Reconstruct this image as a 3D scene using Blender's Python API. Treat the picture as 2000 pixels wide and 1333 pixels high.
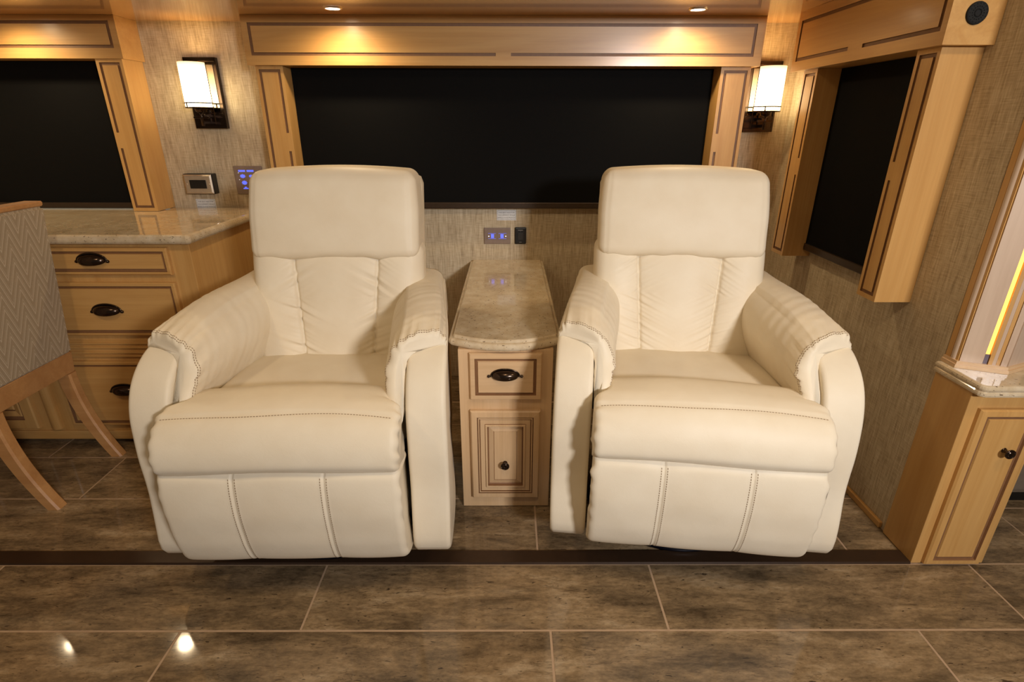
import bpy, bmesh, math, random
import numpy as np
from math import sin, cos, pi, radians, sqrt
from mathutils import Matrix, Vector

for o in list(bpy.data.objects):
    bpy.data.objects.remove(o)
S = bpy.context.scene
COL = S.collection
random.seed(4)
RNG = np.random.RandomState(7)

# ------------------------------------------------------------------ camera
def rot_cam(p, y, r):
    B = np.array([[1, 0, 0], [0, 0, -1], [0, 1, 0.]])
    Rp = np.array([[1, 0, 0], [0, cos(p), -sin(p)], [0, sin(p), cos(p)]])
    Ry = np.array([[cos(y), 0, sin(y)], [0, 1, 0], [-sin(y), 0, cos(y)]])
    Rr = np.array([[cos(r), -sin(r), 0], [sin(r), cos(r), 0], [0, 0, 1]])
    return Rr @ Rp @ Ry @ B
M_ = rot_cam(radians(22.1), radians(-.25), radians(.12))
cam = bpy.data.cameras.new('camera')
cam.sensor_width = 36
cam.lens = 36 * 1050 / 2000
cam.clip_start = .02
camo = bpy.data.objects.new('camera', cam)
COL.objects.link(camo)
mw = Matrix.Identity(4)
for i in range(3):
    mw[i][0] = M_[0][i]; mw[i][1] = -M_[1][i]; mw[i][2] = -M_[2][i]
mw[2][3] = 1.2
camo.matrix_world = mw
S.camera = camo

# ------------------------------------------------------------------ world, lights, exposure
S.view_settings.view_transform = 'Standard'
S.view_settings.look = 'None'
S.view_settings.gamma = 1
S.view_settings.use_curve_mapping = False
S.view_settings.exposure = 0.0
w = bpy.data.worlds.new('world'); S.world = w
w.use_nodes = True
w.node_tree.nodes['Background'].inputs[0].default_value = (1, .86, .72, 1)
w.node_tree.nodes['Background'].inputs[1].default_value = .10

def area(name, loc, target, size, power, col, sy=None, spread=180):
    l = bpy.data.lights.new(name, 'AREA')
    l.energy = power; l.color = col; l.size = size
    if sy: l.shape = 'RECTANGLE'; l.size_y = sy
    l.spread = radians(spread)
    o = bpy.data.objects.new(name, l); COL.objects.link(o)
    o.location = loc
    o.rotation_euler = (Vector(target) - Vector(loc)).to_track_quat('-Z', 'Y').to_euler()
    return o
def spot(name, loc, power, col, ang=172, blend=.9, r=.022):
    l = bpy.data.lights.new(name, 'SPOT')
    l.energy = power; l.color = col; l.spot_size = radians(ang); l.spot_blend = blend; l.shadow_soft_size = r
    o = bpy.data.objects.new(name, l); COL.objects.link(o)
    o.location = loc
    return o
WARM = (1, .77, .46)
# daylight through the doorway behind the photographer, on the right
area('daylight_lamp', (1.25, -1.30, 1.62), (.20, 1.6, .55), .32, 22.5, (.98, .97, 1.0), .22, 110)
# warm ceiling lamps of the main cabin
for i, (x, y) in enumerate([(-1.3, .5), (0, .35), (1.2, .5)]):
    area('cabin_ceiling_lamp', (x, y, 2.03), (x, y, 0), .16, 6.0, (1, .78, .50))
DL = [(-1.85, 2.20), (-.625, 2.20), (.665, 2.20), (-2.49, 2.20)]
for x, y in DL:
    spot('downlight_lamp', (x, y, 1.562), 10, WARM)

# ------------------------------------------------------------------ materials
def srgb(r, g, b):
    f = lambda c: ((c / 255 + .055) / 1.055) ** 2.4 if c > 10 else c / 255 / 12.92
    return (f(r), f(g), f(b), 1)
class NT:
    def __init__(s, name):
        s.m = bpy.data.materials.new(name); s.m.use_nodes = True
        s.t = s.m.node_tree; s.b = s.t.nodes['Principled BSDF']
    def n(s, typ, **k):
        x = s.t.nodes.new(typ)
        for a, v in k.items():
            if a.startswith('i_'):
                key = a[2:]
                x.inputs[int(key) if key.isdigit() else key.replace('_', ' ')].default_value = v
            else: setattr(x, a, v)
        return x
    def l(s, a, b): s.t.links.new(a, b)
    def coords(s, scale=(1, 1, 1), rnd=False, src='Object'):
        tc = s.n('ShaderNodeTexCoord'); mp = s.n('ShaderNodeMapping')
        mp.inputs['Scale'].default_value = scale
        s.l(tc.outputs[src], mp.inputs[0])
        if rnd:
            oi = s.n('ShaderNodeObjectInfo')
            mu = s.n('ShaderNodeMath', operation='MULTIPLY', i_1=37.0)
            s.l(oi.outputs['Random'], mu.inputs[0]); s.l(mu.outputs[0], mp.inputs['Location'])
        return mp.outputs[0]
    def noise(s, vec, scale, detail=4, rough=.55, dist=0):
        x = s.n('ShaderNodeTexNoise', i_Scale=scale, i_Detail=detail, i_Roughness=rough, i_Distortion=dist)
        s.l(vec, x.inputs['Vector']); return x.outputs['Fac']
    def ramp(s, fac, stops):
        r = s.n('ShaderNodeValToRGB'); e = r.color_ramp.elements
        while len(e) < len(stops): e.new(.5)
        for k, (p, c) in enumerate(stops):
            e[k].position = p; e[k].color = c
        s.l(fac, r.inputs[0]); return r.outputs[0]
    def mix(s, fac, a, b, mode='MIX'):
        x = s.n('ShaderNodeMix', data_type='RGBA', blend_type=mode)
        for sock, v in ((0, fac), (6, a), (7, b)):
            if hasattr(v, 'links'): s.l(v, x.inputs[sock])
            else: x.inputs[sock].default_value = v
        return x.outputs[2]
    def math(s, op, a, b=None):
        x = s.n('ShaderNodeMath', operation=op)
        for i, v in enumerate((a, b)):
            if v is None: continue
            if hasattr(v, 'links'): s.l(v, x.inputs[i])
            else: x.inputs[i].default_value = v
        return x.outputs[0]
    def bump(s, h, strength=.2, dist=.002):
        x = s.n('ShaderNodeBump', i_Strength=strength, i_Distance=dist)
        s.l(h, x.inputs['Height']); s.l(x.outputs[0], s.b.inputs['Normal'])
    def set(s, **k):
        for a, v in k.items():
            i = s.b.inputs[a.replace('_', ' ')]
            if hasattr(v, 'links'): s.l(v, i)
            else: i.default_value = v
        return s.m

def plain(name, col, rough=.5, metal=0, bump=.0, scale=60, **k):
    t = NT(name)
    v = t.coords()
    n = t.noise(v, scale, 3)
    c2 = tuple(c * .86 for c in col[:3]) + (1,)
    t.set(Base_Color=t.ramp(n, [(.3, c2), (.7, col)]), Roughness=rough, Metallic=metal, **k)
    if bump: t.bump(n, bump, .001)
    return t.m

def wood(name, base, dark, axis='x', coat=.35, rough=.38):
    t = NT(name)
    sc = {'x': (1.2, 14, 14), 'y': (14, 1.2, 14), 'z': (14, 14, 1.2)}[axis]
    v = t.coords(sc)
    sc2 = {'x': (3, 160, 160), 'y': (160, 3, 160), 'z': (160, 160, 3)}[axis]
    v2 = t.coords(sc2)
    g = t.noise(v, 1.1, 5, .6, 1.2)
    f = t.noise(v2, 1.0, 3, .6)
    c = t.ramp(g, [(.30, dark), (.62, base)])
    c = t.mix(.16, c, t.ramp(f, [(.35, (.62, .55, .5, 1)), (.65, (1, 1, 1, 1))]), 'MULTIPLY')
    t.set(Base_Color=c, Roughness=rough, Coat_Weight=coat, Coat_Roughness=.18)
    t.bump(f, .05, .0006)
    return t.m
MB_, MD_ = srgb(206, 160, 96), srgb(193, 144, 80)
W = {a: wood('maple_wood_' + a, MB_, MD_, a) for a in 'xyz'}
WS = wood('glossy_maple_soffit', srgb(196, 148, 92), srgb(178, 128, 76), 'x', .9, .25)
WS.node_tree.nodes['Principled BSDF'].inputs['Coat Roughness'].default_value = .08
WS.node_tree.nodes['Principled BSDF'].inputs['Coat IOR'].default_value = 1.9
WP = {a: wood('pale_maple_wood_' + a, srgb(214, 180, 138), srgb(202, 166, 122), a) for a in 'xz'}
WPALE = wood('limed_pale_wood', srgb(205, 180, 155), srgb(192, 165, 140), 'z')
GLAZE = plain('brown_glaze_in_groove', srgb(134, 94, 60), .5)
WCH = wood('chair_frame_wood', srgb(198, 148, 94), srgb(184, 132, 80), 'x', .2)

def leather():
    t = NT('cream_leather')
    v = t.coords()
    n = t.noise(v, 9, 3); f = t.noise(v, 650, 2)
    vo = t.n('ShaderNodeTexVoronoi', i_Scale=520.0); t.l(v, vo.inputs['Vector'])
    wr = t.noise(v, 26, 4, .6, .8)
    h = t.math('ADD', t.math('MULTIPLY', vo.outputs['Distance'], .25), t.math('MULTIPLY', wr, 1.2))
    t.set(Base_Color=t.ramp(n, [(.3, srgb(225, 210, 183)), (.7, srgb(231, 218, 193))]), Roughness=.50,
          Specular_IOR_Level=.28)
    t.bump(h, .16, .0022)
    return t.m
LE = leather()
STITCH = plain('tan_stitching_thread', srgb(150, 126, 96), .8)
BLK = plain('black_plastic', srgb(26, 25, 24), .35)
BLKM = plain('black_base_metal', srgb(14, 15, 26), .3, .4)

def wallpaper():
    t = NT('woven_grasscloth_wallpaper')
    tc = t.n('ShaderNodeTexCoord'); sep = t.n('ShaderNodeSeparateXYZ'); t.l(tc.outputs['Object'], sep.inputs[0])
    # x+y so the weave runs along either wall
    s_ = t.math('ADD', sep.outputs[0], sep.outputs[1])
    def vec(a, b):
        c = t.n('ShaderNodeCombineXYZ')
        t.l(t.math('MULTIPLY', s_, a), c.inputs[0]); t.l(t.math('MULTIPLY', sep.outputs[2], b), c.inputs[1])
        return c.outputs[0]
    v1 = t.noise(vec(210, 13), 1, 3, .6)      # vertical threads
    h1 = t.noise(vec(22, 330), 1, 3, .6)      # horizontal threads
    b1 = t.noise(vec(60, 6), 1, 3, .6)
    big = t.noise(vec(8, 5), 1, 3, .5)
    m = t.math('ADD', t.math('MULTIPLY', v1, .45), t.math('MULTIPLY', h1, .30))
    m = t.math('ADD', m, t.math('MULTIPLY', b1, .25))
    c = t.ramp(m, [(.34, srgb(152, 132, 102)), (.50, srgb(192, 173, 141)), (.64, srgb(217, 202, 172))])
    c = t.mix(.25, c, t.ramp(big, [(.3, (.75, .72, .68, 1)), (.7, (1, 1, 1, 1))]), 'MULTIPLY')
    t.set(Base_Color=c, Roughness=.7)
    t.bump(m, .35, .001)
    return t.m
WALLP = wallpaper()

def stone(name='speckled_beige_quartz'):
    t = NT(name); v = t.coords()
    n = t.noise(v, 22, 5, .65)
    c = t.ramp(n, [(.3, srgb(188, 166, 132)), (.5, srgb(202, 182, 150)), (.7, srgb(214, 198, 170))])
    v2 = t.coords((110, 190, 190)); s = t.noise(v2, 1, 2, .5)
    c = t.mix(t.ramp(s, [(.66, (0, 0, 0, 1)), (.70, (1, 1, 1, 1))]), c, srgb(96, 78, 60))
    s2 = t.noise(v2, 1.7, 2, .5)
    c = t.mix(t.ramp(s2, [(.68, (0, 0, 0, 1)), (.74, (.6, .6, .6, 1))]), c, srgb(226, 214, 190))
    t.set(Base_Color=c, Roughness=.10, Coat_Weight=.5, Coat_Roughness=.03)
    return t.m
STONE = stone()

def tile():
    t = NT('brown_travertine_tile')
    v = t.coords((1, 3.2, 1), True)
    a = t.noise(v, 3.4, 10, .72, .25)
    v2 = t.coords((5, 24, 1), True); b = t.noise(v2, 2.2, 9, .78, .35)
    v3 = t.coords((44, 150, 1), True); p = t.noise(v3, 1.0, 2, .5, .5)
    v5 = t.coords((55, 120, 1), True); fine = t.noise(v5, 1.0, 5, .7)
    v4 = t.coords((1, 7, 1), True); k = t.noise(v4, 2.2, 4, .6, 2.0)
    c = t.ramp(a, [(.32, srgb(78, 64, 46)), (.44, srgb(120, 101, 76)), (.55, srgb(152, 128, 96)), (.68, srgb(184, 162, 130))])
    c = t.mix(.60, c, t.ramp(b, [(.34, (.42, .39, .35, 1)), (.48, (.85, .82, .78, 1)), (.66, (1.0, .98, .94, 1))]), 'MULTIPLY')
    c = t.mix(t.ramp(p, [(.68, (0, 0, 0, 1)), (.73, (.85, .85, .85, 1))]), c, srgb(50, 38, 28))
    c = t.mix(.55, c, t.ramp(fine, [(.36, (.55, .52, .48, 1)), (.52, (1, 1, 1, 1)), (.68, (1.25, 1.22, 1.15, 1))]), 'MULTIPLY')
    vein = t.math('ABSOLUTE', t.math('SUBTRACT', k, .56))
    c = t.mix(t.ramp(vein, [(.0, (.55, .55, .55, 1)), (.010, (0, 0, 0, 1))]), c, srgb(70, 52, 36))
    oi = t.n('ShaderNodeObjectInfo')
    c = t.mix(.35, c, t.ramp(oi.outputs['Random'], [(0, (.75, .74, .72, 1)), (1, (1, 1, 1, 1))]), 'MULTIPLY')
    t.set(Base_Color=c, Roughness=.07, Specular_IOR_Level=.5)
    t.bump(b, .02, .0006)
    return t.m
TILE = tile()
GROUT = plain('tan_grout', srgb(182, 152, 120), .8)
BRONZE = plain('dark_bronze_strip', srgb(64, 46, 32), .30, .3)
DKMETAL = plain('oil_rubbed_bronze_metal', srgb(74, 60, 50), .20, .9)
NICKEL = plain('brushed_nickel_plate', srgb(205, 190, 168), .3, .6)
MIRROR = plain('polished_mirror_plate', srgb(150, 136, 116), .06, 1.0)
SHADEF = plain('black_shade_fabric', srgb(11, 10, 9), .8, 0, .2, 400, Specular_IOR_Level=.12)
SHADEBAR = plain('bronze_hem_bar', srgb(70, 56, 44), .3, .5)
def emis(name, col, st):
    t = NT(name); t.set(Base_Color=col, Emission_Color=col, Emission_Strength=st, Roughness=.3); return t.m
def shade_glass():
    t = NT('lit_opal_glass')
    tc = t.n('ShaderNodeTexCoord'); sep = t.n('ShaderNodeSeparateXYZ'); t.l(tc.outputs['Generated'], sep.inputs[0])
    e = t.ramp(sep.outputs[2], [(0, (1, .82, .46, 1)), (.45, (1, .80, .48, 1)), (1, (1, .66, .34, 1))])
    t.set(Base_Color=srgb(250, 236, 205), Emission_Color=e, Emission_Strength=t.math('ADD', 1.3, t.math('MULTIPLY', 16.0, t.math('SUBTRACT', 1.0, sep.outputs[2]))), Roughness=.25)
    return t.m
OPAL = shade_glass()
LAMPD = emis('downlight_lens_glow', (1, .88, .75, 1), 14)
AMBER = emis('amber_light_strip', (1, .55, .10, 1), 1.7)
BLUE = emis('blue_keypad_backlight', (.12, .16, .9, 1), .9)
WHITED = emis('white_indicator_dot', (.9, .9, 1, 1), 1.2)
KEYP = plain('taupe_keypad_plate', srgb(138, 118, 104), .4)
PAPER = plain('white_sticker_paper', srgb(228, 226, 222), .6)
INK = plain('grey_sticker_ink', srgb(128, 120, 114), .7)
CEIL = plain('ivory_cabin_ceiling', srgb(215, 195, 165), .6)
DARKS = plain('taupe_upholstery', srgb(120, 105, 88), .7)

def chevron():
    t = NT('taupe_chevron_fabric')
    tc = t.n('ShaderNodeTexCoord'); sep = t.n('ShaderNodeSeparateXYZ'); t.l(tc.outputs['Object'], sep.inputs[0])
    y, z = sep.outputs[1], sep.outputs[2]
    P = .070
    fr = t.math('ABSOLUTE', t.math('SUBTRACT', t.math('FRACT', t.math('DIVIDE', y, P)), .5))   # 0..0.5
    zz = t.math('ADD', z, t.math('MULTIPLY', fr, .185))
    g = t.math('FRACT', t.math('DIVIDE', zz, .044))
    lines = t.ramp(g, [(.0, (1, 1, 1, 1)), (.12, (1, 1, 1, 1)), (.16, (0, 0, 0, 1)), (.30, (0, 0, 0, 1)), (.33, (.7, .7, .7, 1)), (.39, (.7, .7, .7, 1)), (.42, (0, 0, 0, 1))])
    n = t.noise(t.coords((400, 400, 120)), 1, 2)
    c = t.mix(lines, srgb(172, 153, 124), srgb(206, 190, 164))
    c = t.mix(.3, c, t.ramp(n, [(.3, (.7, .7, .7, 1)), (.7, (1, 1, 1, 1))]), 'MULTIPLY')
    t.set(Base_Color=c, Roughness=.85)
    t.bump(g, .1, .001)
    return t.m
CHEV = chevron()

# ------------------------------------------------------------------ helpers
def link(name, me, mat=None, parent=None, smooth=False):
    if mat is not None and not me.materials:
        for m in (mat if isinstance(mat, (list, tuple)) else [mat]): me.materials.append(m)
    if smooth:
        me.polygons.foreach_set('use_smooth', [True] * len(me.polygons))
    o = bpy.data.objects.new(name, me); COL.objects.link(o)
    if parent: o.parent = parent
    return o
def tag(o, label=None, cat=None, group=None, kind=None):
    for k, v in (('label', label), ('category', cat), ('group', group), ('kind', kind)):
        if v: o[k] = v
    return o
def empty(name, loc=(0, 0, 0), rz=0):
    o = bpy.data.objects.new(name, None); COL.objects.link(o)
    o.location = loc; o.rotation_euler = (0, 0, rz); o.empty_display_size = .05
    return o
def mesh_np(name, V, F):
    me = bpy.data.meshes.new(name)
    me.from_pydata([tuple(map(float, v)) for v in V], [], F)
    me.validate(); me.update()
    return me
def bm_me(bm, name):
    bmesh.ops.recalc_face_normals(bm, faces=bm.faces)
    me = bpy.data.meshes.new(name); bm.to_mesh(me); bm.free(); return me
def bx(bm, x0, x1, y0, y1, z0, z1, bev=0, mi=0):
    r = bmesh.ops.create_cube(bm, size=1)
    vs = r['verts']
    for v in vs:
        v.co = ((x0 + x1) / 2 + v.co.x * (x1 - x0), (y0 + y1) / 2 + v.co.y * (y1 - y0), (z0 + z1) / 2 + v.co.z * (z1 - z0))
    fs = set(f for v in vs for f in v.link_faces)
    for f in fs: f.material_index = mi
    if bev:
        es = list(set(e for f in fs for e in f.edges))
        bmesh.ops.bevel(bm, geom=es, offset=bev, segments=2, affect='EDGES', profile=.6)
def box(name, x0, x1, y0, y1, z0, z1, mat, parent=None, bev=.002):
    bm = bmesh.new(); bx(bm, x0, x1, y0, y1, z0, z1, bev)
    return link(name, bm_me(bm, name), mat, parent)
def prism(bm, pts, z0, z1, mi=0):
    a = [bm.verts.new((x, y, z0)) for x, y in pts]; b = [bm.verts.new((x, y, z1)) for x, y in pts]
    n = len(pts); fs = [bm.faces.new(a[::-1]), bm.faces.new(b)]
    for i in range(n): fs.append(bm.faces.new((a[i], a[(i + 1) % n], b[(i + 1) % n], b[i])))
    for f in fs: f.material_index = mi
def lathe(bm, prof, seg=32, mat=Matrix.Identity(4), mi=0, a0=0, a1=2 * pi):
    """prof: list of (r, h) ; axis Z of mat"""
    full = abs(a1 - a0 - 2 * pi) < 1e-6
    n = seg if full else seg + 1
    rings = []
    for r, h in prof:
        if r < 1e-6: rings.append([bm.verts.new(mat @ Vector((0, 0, h)))])
        else: rings.append([bm.verts.new(mat @ Vector((r * cos(a0 + (a1 - a0) * k / seg), r * sin(a0 + (a1 - a0) * k / seg), h))) for k in range(n)])
    for A, B in zip(rings, rings[1:]):
        m = max(len(A), len(B))
        for k in range(seg if full else seg):
            k2 = (k + 1) % n
            if len(A) == 1 and len(B) == 1: continue
            if len(A) == 1: f = bm.faces.new((A[0], B[k], B[k2]))
            elif len(B) == 1: f = bm.faces.new((A[k], A[k2], B[0]))
            else: f = bm.faces.new((A[k], A[k2], B[k2], B[k]))
            f.smooth = True; f.material_index = mi
def tube(bm, pts, r, seg=8, closed=False):
    pts = [Vector(p) for p in pts]; n = len(pts); rings = []
    for i, p in enumerate(pts):
        t = (pts[(i + 1) % n] - pts[i - 1]) if closed else (pts[min(i + 1, n - 1)] - pts[max(i - 1, 0)])
        t.normalize(); u = t.cross(Vector((0, 0, 1)))
        if u.length < .1: u = t.cross(Vector((1, 0, 0)))
        u.normalize(); v = t.cross(u)
        rings.append([bm.verts.new(p + r * (cos(2 * pi * k / seg) * u + sin(2 * pi * k / seg) * v)) for k in range(seg)])
    for i in range(n if closed else n - 1):
        A, B = rings[i], rings[(i + 1) % n]
        for k in range(seg):
            f = bm.faces.new((A[k], A[(k + 1) % seg], B[(k + 1) % seg], B[k])); f.smooth = True
    if not closed: bm.faces.new(rings[0][::-1]); bm.faces.new(rings[-1])

def relief(bm, x0, x1, z0, z1, yf, yb, grooves, depth=.0045):
    """board facing -Y with rectangular grooves cut into its front; groove faces get material 1"""
    e = .0018
    xs = sorted(set([x0, x1] + [v for g in grooves for v in g[:2]])); zs = sorted(set([z0, z1] + [v for g in grooves for v in g[2:]]))
    def lev(i, k):
        cx, cz = (xs[i] + xs[i + 1]) / 2, (zs[k] + zs[k + 1]) / 2
        return any(g[0] < cx < g[1] and g[2] < cz < g[3] for g in grooves)
    L = [[lev(i, k) for k in range(len(zs) - 1)] for i in range(len(xs) - 1)]
    def quad(a, b, c, d, mi=0):
        f = bm.faces.new([bm.verts.new(p) for p in (a, b, c, d)]); f.material_index = mi
    nx, nz = len(xs) - 1, len(zs) - 1
    for i in range(nx):
        for k in range(nz):
            y = yf + depth if L[i][k] else yf; mi = 1 if L[i][k] else 0
            quad((xs[i], y, zs[k]), (xs[i + 1], y, zs[k]), (xs[i + 1], y, zs[k + 1]), (xs[i], y, zs[k + 1]), mi)
            if i + 1 < nx and L[i][k] != L[i + 1][k]:
                quad((xs[i + 1], yf, zs[k]), (xs[i + 1], yf + depth, zs[k]), (xs[i + 1], yf + depth, zs[k + 1]), (xs[i + 1], yf, zs[k + 1]), 1)
            if k + 1 < nz and L[i][k] != L[i][k + 1]:
                quad((xs[i], yf, zs[k + 1]), (xs[i], yf + depth, zs[k + 1]), (xs[i + 1], yf + depth, zs[k + 1]), (xs[i + 1], yf, zs[k + 1]), 1)
    quad((x0, yf, z0), (x0, yb, z0), (x1, yb, z0), (x1, yf, z0)); quad((x0, yf, z1), (x1, yf, z1), (x1, yb, z1), (x0, yb, z1))
    quad((x0, yf, z0), (x0, yf, z1), (x0, yb, z1), (x0, yb, z0)); quad((x1, yf, z0), (x1, yb, z0), (x1, yb, z1), (x1, yf, z1))
    quad((x0, yb, z0), (x0, yb, z1), (x1, yb, z1), (x1, yb, z0))
def relief_obj(name, x0, x1, z0, z1, yf, yb, grooves, mat, parent, depth=.0045):
    bm = bmesh.new(); relief(bm, x0, x1, z0, z1, yf, yb, grooves, depth)
    bmesh.ops.remove_doubles(bm, verts=bm.verts, dist=1e-5)
    me = bpy.data.meshes.new(name); bm.to_mesh(me); bm.free()
    return link(name, me, [mat, GLAZE], parent)
def rect_groove(x0, x1, z0, z1, g=.009, gapx=None, gapz=None, side='in'):
    """frame-shaped groove; gapx: (a,b) break in bottom run; gapz: (side, a, b) break in a vertical run"""
    out = [(x0, x1, z1 - g, z1)]
    if gapx: out += [(x0, gapx[0], z0, z0 + g), (gapx[1], x1, z0, z0 + g)]
    else: out += [(x0, x1, z0, z0 + g)]
    for s, a, b in (('l', x0, x0 + g), ('r', x1 - g, x1)):
        if gapz and gapz[0] == s: out += [(a, b, z0, gapz[1]), (a, b, gapz[2], z1)]
        else: out += [(a, b, z0, z1)]
    return out
def ringpanel(bm, x0, x1, z0, z1, rings, yb):
    """raised panel facing -Y: rings = [(inset, y, mat)] from outer edge to centre"""
    prev = None
    def R(i, y): return [bm.verts.new(p) for p in ((x0 + i, y, z0 + i), (x1 - i, y, z0 + i), (x1 - i, y, z1 - i), (x0 + i, y, z1 - i))]
    prev = R(0, yb); bm.faces.new(prev[::-1])
    for ins, y, mi in rings:
        cur = R(ins, y)
        for k in range(4):
            f = bm.faces.new((prev[k], prev[(k + 1) % 4], cur[(k + 1) % 4], cur[k])); f.material_index = mi
        prev = cur
    f = bm.faces.new(prev); f.material_index = 0
def ringpanel_obj(name, x0, x1, z0, z1, rings, yb, mat, parent):
    bm = bmesh.new(); ringpanel(bm, x0, x1, z0, z1, rings, yb)
    return link(name, bm_me(bm, name), [mat, GLAZE], parent)

def offset_poly(pts, d):
    """inset a CCW polygon by d"""
    n = len(pts); out = []
    for i in range(n):
        p0, p1, p2 = (Vector(pts[(i + k) % n]) for k in (-1, 0, 1))
        a = (p1 - p0).normalized(); b = (p2 - p1).normalized()
        na = Vector((-a.y, a.x)); nb = Vector((-b.y, b.x)); m = (na + nb)
        m = m / max(m.length_squared, 1e-6) * 2
        out.append(tuple(p1 + m * d))
    return out
def slab(bm, pts, prof):
    """stack of inset outlines: prof = [(inset, z)]"""
    prev = None
    for ins, z in prof:
        cur = [bm.verts.new((x, y, z)) for x, y in offset_poly(pts, ins)]
        if prev is None: bm.faces.new(cur[::-1])
        else:
            n = len(cur)
            for i in range(n):
                f = bm.faces.new((prev[i], prev[(i + 1) % n], cur[(i + 1) % n], cur[i]))
        prev = cur
    bm.faces.new(prev)
def bullnose(z0, z1, r, n=6, ogee=0):
    h = z1 - z0; out = []
    for k in range(n + 1):
        a = -pi / 2 + pi * k / n
        out.append((r - r * cos(a) + .0001, z0 + h / 2 + h / 2 * sin(a)))
    return out

def text_obj(name, s, loc, size, mat, parent, rot=(pi / 2, 0, 0)):
    c = bpy.data.curves.new(name, 'FONT'); c.body = s; c.size = size; c.align_x = 'CENTER'; c.align_y = 'CENTER'
    c.extrude = .0002
    o = bpy.data.objects.new(name, c); COL.objects.link(o)
    dg = bpy.context.evaluated_depsgraph_get()
    me = bpy.data.meshes.new_from_object(o.evaluated_get(dg))
    bpy.data.objects.remove(o)
    me.materials.clear(); me.materials.append(mat)
    o = link(name, me, None, parent); o.location = loc; o.rotation_euler = rot
    return o

# ------------------------------------------------------------------ room shell
WY, RX, SZ = 2.481, 1.19, 1.575
tag(box('wall_back', -3.0, RX + .1, WY, WY + .08, 0, SZ + .1, WALLP, bev=0), kind='structure')
tag(box('wall_right', RX, RX + .08, 1.345, WY, 0, SZ + .1, WALLP, bev=0), kind='structure')
tag(box('wall_left', -3.08, -3.0, -2.3, WY + .08, 0, 2.13, WALLP, bev=0), kind='structure')
tag(box('wall_far_right', 3.4, 3.48, -2.3, WY + .08, 0, 2.13, WALLP, bev=0), kind='structure')
tag(box('wall_back', RX + .1, 3.4, 2.4, 2.48, 0, 2.13, CEIL, bev=0), kind='structure')
tag(box('ceiling', -3.0, RX + .1, 1.95, WY, SZ, SZ + .03, WS, bev=0), kind='structure')
tag(box('trim_3', -3.0, RX + .1, 1.93, 1.95, SZ - .012, 2.06, W['x'], bev=.002), kind='structure')
tag(box('ceiling', -3.0, 3.4, -2.3, 1.93, 2.06, 2.12, CEIL, bev=0), kind='structure')
tag(box('ceiling', RX + .1, 3.4, 1.93, 2.4, 2.06, 2.12, CEIL, bev=0), kind='structure')
bm = bmesh.new(); bx(bm, RX - .012, RX - .0005, 1.365, WY - .001, 0, .022, .003)
tag(link('baseboard_right', bm_me(bm, 'b'), W['y']), kind='structure')

floor = tag(box('floor', -3.0, 3.4, -2.3, WY, -.05, -.0008, GROUT, bev=0), kind='structure')
G = .0030
def tiles_row(y0, y1, jx, xa, xb, pitch=.94):
    k0 = math.floor((xa - jx) / pitch)
    x = jx + k0 * pitch
    while x < xb:
        a, b = max(x, xa) + G, min(x + pitch, xb) - G
        if b - a > .02:
            me = bpy.data.meshes.get('tile_%.3f_%.3f' % (b - a, y1 - y0))
            if me is None:
                bm = bmesh.new(); bx(bm, -(b - a) / 2, (b - a) / 2, -(y1 - y0) / 2 + G, (y1 - y0) / 2 - G, -.012, 0, .0008)
                me = bm_me(bm, 'tile_%.3f_%.3f' % (b - a, y1 - y0)); me.materials.append(TILE)
            o = bpy.data.objects.new('tile', me); COL.objects.link(o); o.parent = floor
            o.location = ((a + b) / 2, (y0 + y1) / 2, 0)
        x += pitch
P_ = .2465
tiles_row(.992, 1.213, -.533, -3.0, 3.4)
tiles_row(.992 - P_, .992, .104, -3.0, 3.4)
tiles_row(.992 - 2 * P_, .992 - P_, .40, -3.0, 3.4)
tiles_row(.992 - 3 * P_, .992 - 2 * P_, .10, -3.0, 3.4)
for k in range(4): tiles_row(1.265 + P_ * k, min(1.265 + P_ * (k + 1), 2.2), [.084, -.54, -.84, -.2][k], -3.0, RX)
for k in range(4): tiles_row(1.213 + P_ * k, 1.213 + P_ * (k + 1), [1.62, 1.33, 1.7, 1.4][k], 1.20, 3.4)
tag(box('floor', -3.0, RX, 2.21, WY, -.012, 0, TILE, bev=0), kind='structure')
tag(box('floor', -3.0, 3.4, -2.3, .992 - 3 * P_, -.012, 0, TILE, bev=0), kind='structure')
bm = bmesh.new(); prism(bm, [(1.213, 0), (1.265, 0), (1.263, .006), (1.216, .006)], -3.0, RX - .012)
for v in bm.verts: v.co = (v.co.z, v.co.x, v.co.y)
tag(link('trim_1', bm_me(bm, 't'), BRONZE), kind='structure')

# ------------------------------------------------------------------ window surrounds and shades
def pil(parent, x0, x1, z0, z1, yf, yb, gapside, gap):
    g = .010; w_ = .012
    gr = rect_groove(x0 + w_, x1 - w_, z0 + .014, z1 - .012, g, gapz=(gapside, gap[0], gap[1]))
    return relief_obj('pilaster', x0, x1, z0, z1, yf, yb, gr, W['z'], parent)
def valance(parent, x0, x1, z0, z1, yf, yb, g, gapx):
    gr = rect_groove(g[0], g[1], g[2], g[3], .011, gapx=gapx)
    o = relief_obj('valance', x0, x1, z0, z1, yf, yb, gr, W['x'], parent)
    return o
cw = empty('window_surround', (0, WY, .8))
cw.location = (0, 0, 0)
tag(cw, 'maple window surround with grooved valance, behind and above the two cream recliners', 'window surround')
valance(cw, -1.015, .970, 1.405, 1.5745, 2.33, 2.4805, (-.992, .938, 1.438, 1.549), (-.055, .004))
pil(cw, -.995, -.888, .80, 1.4045, 2.352, 2.4805, 'r', (1.09, 1.16))
pil(cw, .829, .946, .80, 1.4045, 2.352, 2.4805, 'l', (1.09, 1.16))
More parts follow.
